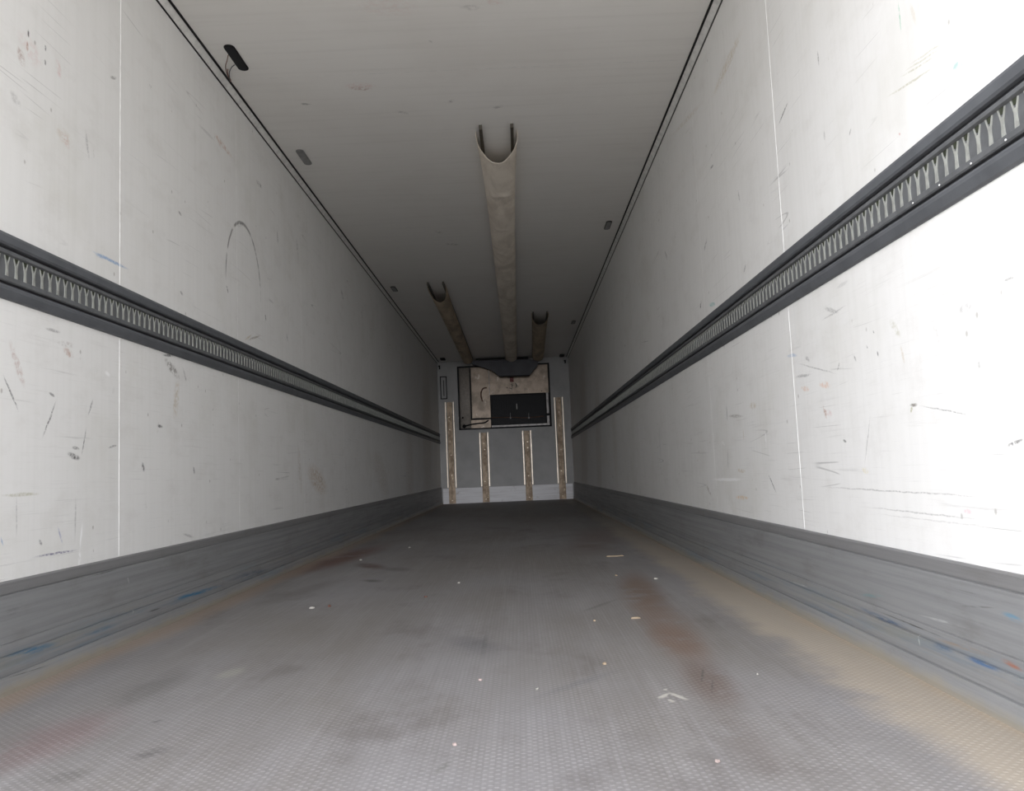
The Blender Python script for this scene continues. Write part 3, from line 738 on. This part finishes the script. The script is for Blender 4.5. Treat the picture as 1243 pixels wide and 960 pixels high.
for x0, x1 in ((577.5, 612.5), (627, 641)):
    a_, b_ = at(x0, 436.2, 1, HY), at(x1, 435.6, 1, HY)
    obj('gap_shade', box(a_.x, b_.x, HY + .03, HY + .05, a_.z - .01, H - .004), M_BLACK, hd)  # black strip painting in the unlit gap above the hood

# channel bars on the front wall
def make_channel(cx, top, label):
    t_ = thing('air_channel_bar', label, 'channel bar', (cx, D, 0), 'channel bars on the front wall')
    zb = .292
    for s in (-1, 1):
        pr = [(cx + s * .084, 0), (cx + s * .062, 0), (cx + s * .062, 0)]
        obj('flange', box(min(cx + s * .086, cx + s * .062), max(cx + s * .086, cx + s * .062), D - .040, D, zb, top, bevel=.003), M_FLANGE, t_)
    obj('web', box(cx - .050, cx + .050, D - .030, D - .019, .004, top - .004, bevel=.002), M_WEB, t_)
    for z in ((.06, .42, .98, 1.12) if top < 1.5 else (.06, .55, .93, 1.38, 1.60)):
        z += random.uniform(-.04, .04) if z > .1 else 0
        bm = bmesh.new()
        bmesh.ops.create_cone(bm, cap_ends=True, segments=10, radius1=.012, radius2=.008, depth=.008,
                              matrix=Matrix.Translation((cx + random.uniform(-.01, .01), D - .034, z)) @ Matrix.Rotation(math.radians(90), 4, 'X'))
        obj('bolt', bm, M_FLANGE, t_)
    # side angles down to the floor
    for s in (-1, 1):
        obj('foot_angle', box(min(cx + s * .050, cx + s * .062), max(cx + s * .050, cx + s * .062), D - .036, D - .0185, .004, zb, bevel=.002), M_WEB, t_)
make_channel(-1.025, 1.885, 'tall tan channel bar beside the left corner of the far wall')
make_channel(-.405, 1.29, 'short tan channel bar below the left part of the cooling unit')
make_channel(.392, 1.293, 'short tan channel bar below the right part of the cooling unit')
make_channel(1.010, 1.890, 'tall tan channel bar beside the right corner of the far wall')

# narrow framed panel, corner brackets
t_ = thing('inspection_panel', 'narrow upright grey panel with black frame at far wall top left', 'panel', (-1.122, D, 1.94))
bm = bmesh.new(); x0, x1, z0, z1, g = -1.186, -1.060, 1.943, 2.372, .017
bx(bm, x0, x0 + g, D - .010, D, z0, z1); bx(bm, x1 - g, x1, D - .010, D, z0, z1); bx(bm, x0, x1, D - .010, D, z0, z0 + g); bx(bm, x0, x1, D - .010, D, z1 - g, z1)
obj('frame', bm, M_BLACK, t_)
obj('cover', box(x0 + g, x1 - g, D - .004, D, z0 + g, z1 - g), M_FRONT, t_)
obj('label_strip', box(-1.128, -1.112, D - .006, D - .004, 2.0, 2.3), M_DKLINE, t_)
for (px, py, w_, h_, nm) in ((533.6, 446, .026, .075, 'left'), (686, 439, .028, .065, 'right')):
    c = at(px, py, 1, D)
    o_ = obj('wall_bracket', bx(box(c.x - w_ / 2, c.x + w_ / 2, D - .03, D, c.z - h_ / 2, c.z + h_ / 2, bevel=.006), c.x - w_ * .9, c.x + w_ * .3, D - .015, D, c.z + h_ * .1, c.z + h_ * .45), M_BLACK)
    tag(o_, 'small black bracket in the top %s corner of the far wall' % nm, 'bracket', 'brackets in the far corners')
for (px, py, nm) in ((537.5, 435, 'left'), (682, 430.5, 'right')):
    c = at(px, py, 2, H)
    y_ = min(c.y, D - .25); x_ = at(px, py, 1, y_).x
    o_ = obj('ceiling_clip', bx(box(x_ - .045, x_ + .045, y_ - .09, y_ + .09, H - .030, H, bevel=.010), x_ - .02, x_ + .03, y_ - .13, y_ - .05, H - .045, H - .02), M_BLACK)
    tag(o_, 'small black fitting on the ceiling at its far %s corner' % nm, 'ceiling fitting', 'fittings at the far end of the ceiling')

# ------------------------------------------------------------------ ceiling lamps
def capsule(cx, cy, w, l, z0, z1, bm=None, corner=.5):
    bm = bm or bmesh.new(); pts = []
    r = w * corner
    for (sx, sy, a0) in ((1, 1, 0), (-1, 1, 90), (-1, -1, 180), (1, -1, 270)):
        for k in range(6):
            a = math.radians(a0 + k * 18)
            pts.append((cx + sx * (w / 2 - r) + r * math.cos(a), cy + sy * (l / 2 - r) + r * math.sin(a), z0))
    return prism(pts, (0, 0, z1 - z0), bm)
c = at(287, 70, 2, H)
lr = thing('lamp_socket', 'black empty lamp socket with loose wires on the ceiling, top left', 'lamp socket', (c.x, c.y, H))
obj('socket_rim', capsule(c.x, c.y, .052, .250, H - .004, H), M_BLACK, lr)
obj('socket_pad', capsule(c.x, c.y, .040, .232, H - .006, H - .003), M_COIL, lr)
def Pc(px, py, z): return at(px, py, 2, z)
M_WR1 = plain('brown_wire', (0.16, 0.075, 0.04), 0.5); M_WR2 = plain('grey_wire', (0.07, 0.085, 0.10), 0.5); M_WR3 = plain('red_wire', (0.2, 0.06, 0.04), 0.5)
obj('brown_wire', tube([Pc(277, 67, H - .006), Pc(275.5, 74, H - .018), Pc(273.8, 80, H - .022), Pc(275, 88, H - .02), Pc(278.5, 96, H - .005)], .0022), M_WR1, lr, True)
obj('grey_wire', tube([Pc(285, 78.5, H - .006), Pc(281, 82, H - .018), Pc(278.4, 88, H - .024), Pc(278.5, 93, H - .018), Pc(279, 98, H - .005)], .0022), M_WR2, lr, True)
obj('red_wire', tube([Pc(276.2, 84, H - .012), Pc(276.5, 90, H - .016), Pc(280, 97, H - .008), Pc(279.5, 99, H - .004)], .002), M_WR3, lr, True)
def make_lamp(px, py, l, w, label):
    c = at(px, py, 2, H)
    t_ = thing('ceiling_lamp', label, 'lamp', (c.x, c.y, H), 'small grey ceiling lamps')
    obj('base', capsule(c.x, c.y, w, l, H - .006, H), M_DKLINE if py > 210 else M_LAMP, t_)
    obj('lens', capsule(c.x, c.y, w * .72, l * .86, H - .010, H - .006), M_LAMP, t_)
make_lamp(369, 190.5, .250, .050, 'grey unlit ceiling lamp next behind the empty lamp socket on the left')
make_lamp(478.5, 350.5, .250, .055, 'small dark ceiling lamp near the end of the left canvas duct')
make_lamp(738, 273, .24, .050, 'grey ceiling lamp on the right, the nearer of the two there')
make_lamp(696, 391, .25, .055, 'faint ceiling lamp on the right, the farther of the two there')

# ------------------------------------------------------------------ debris on the floor
M_CHIPW = plain('pale_chip', (0.40, 0.385, 0.35), 0.8); M_CHIPT = plain('tan_chip', (0.33, 0.26, 0.18), 0.8); M_CHIPB = plain('brown_crumb', (0.16, 0.08, 0.06), 0.7)
M_CHIPP = plain('pinkish_chip', (0.36, 0.29, 0.27), 0.8)
def chip(name, px, py, lx, ly, h, rot, m, label, cat, group=None):
    c = at(px, py, 2, 0.0)
    bm = bmesh.new(); rnd = random.Random(px)
    n = 5; pts = []
    for i in range(n):
        a = 2 * math.pi * i / n; r = rnd.uniform(.6, 1.0)
        x, y = math.cos(a) * lx * r * .9, math.sin(a) * ly * r * .9
        pts.append((c.x + x * math.cos(rot) - y * math.sin(rot), c.y + x * math.sin(rot) + y * math.cos(rot), 0.0006))
    prism(pts, (0, 0, h), bm)
    top = [v for v in bm.verts if v.co.z > h * .5]
    for v in top: v.co.z += rnd.uniform(-.3, .3) * h; v.co.x = c.x + (v.co.x - c.x) * .85; v.co.y = c.y + (v.co.y - c.y) * .85
    tag(obj(name, bm, m), label, cat, group)
G = 'bits of debris on the floor'
chip('paper_scrap', 378.5, 738.5, .017, .010, .006, .2, M_CHIPW, 'white oblong scrap lying on the floor towards the left wall', 'scrap', G)
chip('crumb', 400, 736.5, .010, .009, .007, .0, M_CHIPB, 'dark brown crumb beside the white oblong scrap on the floor', 'crumb', G)
chip('wood_splinter', 772, 751, .030, .006, .005, .03, M_CHIPT, 'tan splinter lying crosswise on the floor beside the brown streak', 'splinter', G)
chip('wood_splinter', 746, 675.5, .085, .014, .006, .03, M_CHIPT, 'long tan splinter deepest inside on the right of the floor', 'splinter', G)
chip('wood_chip', 721.5, 754, .008, .008, .005, .4, M_CHIPT, 'small pale chip left of the crosswise tan splinter', 'chip', G)
chip('wood_chip', 734, 806.5, .008, .008, .005, .3, M_CHIPT, 'small tan chip in front of the crosswise tan splinter', 'chip', G)
chip('wood_chip', 552, 904.5, .0065, .009, .004, .5, M_CHIPP, 'pinkish chip nearest the lower edge of the picture', 'chip', G)
chip('wood_chip', 583, 826, .008, .007, .004, .1, M_CHIPP, 'pinkish flat chip in the middle of the floor', 'chip', G)
chip('wood_chip', 870.5, 925, .008, .008, .004, .9, M_CHIPP, 'pale pinkish chip on the right foreground of the floor', 'chip', G)
chip('crumb', 557, 708, .011, .009, .006, .2, M_CHIPW, 'white crumb in the middle of the floor, deep inside', 'crumb', G)
chip('crumb', 497, 665, .014, .010, .007, .2, M_CHIPW, 'white crumb on the floor farthest towards the far wall', 'crumb', G)
chip('crumb', 438, 680, .013, .009, .006, .2, M_CHIPW, 'pale crumb on the reddish stain near the left kick plate', 'crumb', G)
chip('crumb', 517, 725, .010, .008, .006, .6, M_CHIPB, 'dark crumb alone on the floor left of the centre', 'crumb', G)
chip('crumb', 748, 699, .013, .010, .006, .1, M_CHIPT, 'tan crumb in front of the long far splinter', 'crumb', G)
chip('crumb', 796, 703, .016, .012, .006, .1, M_CHIPW, 'pale flake on the floor near the right kick plate, deep inside', 'crumb', G)
chip('crumb', 652, 837, .004, .008, .003, -.6, M_CHIPW, 'thin white sliver in the centre foreground of the floor', 'crumb', G)
chip('crumb', 919.5, 819, .004, .004, .003, .1, M_CHIPW, 'tiny white crumb on the right, near the dusty edge', 'crumb', G)
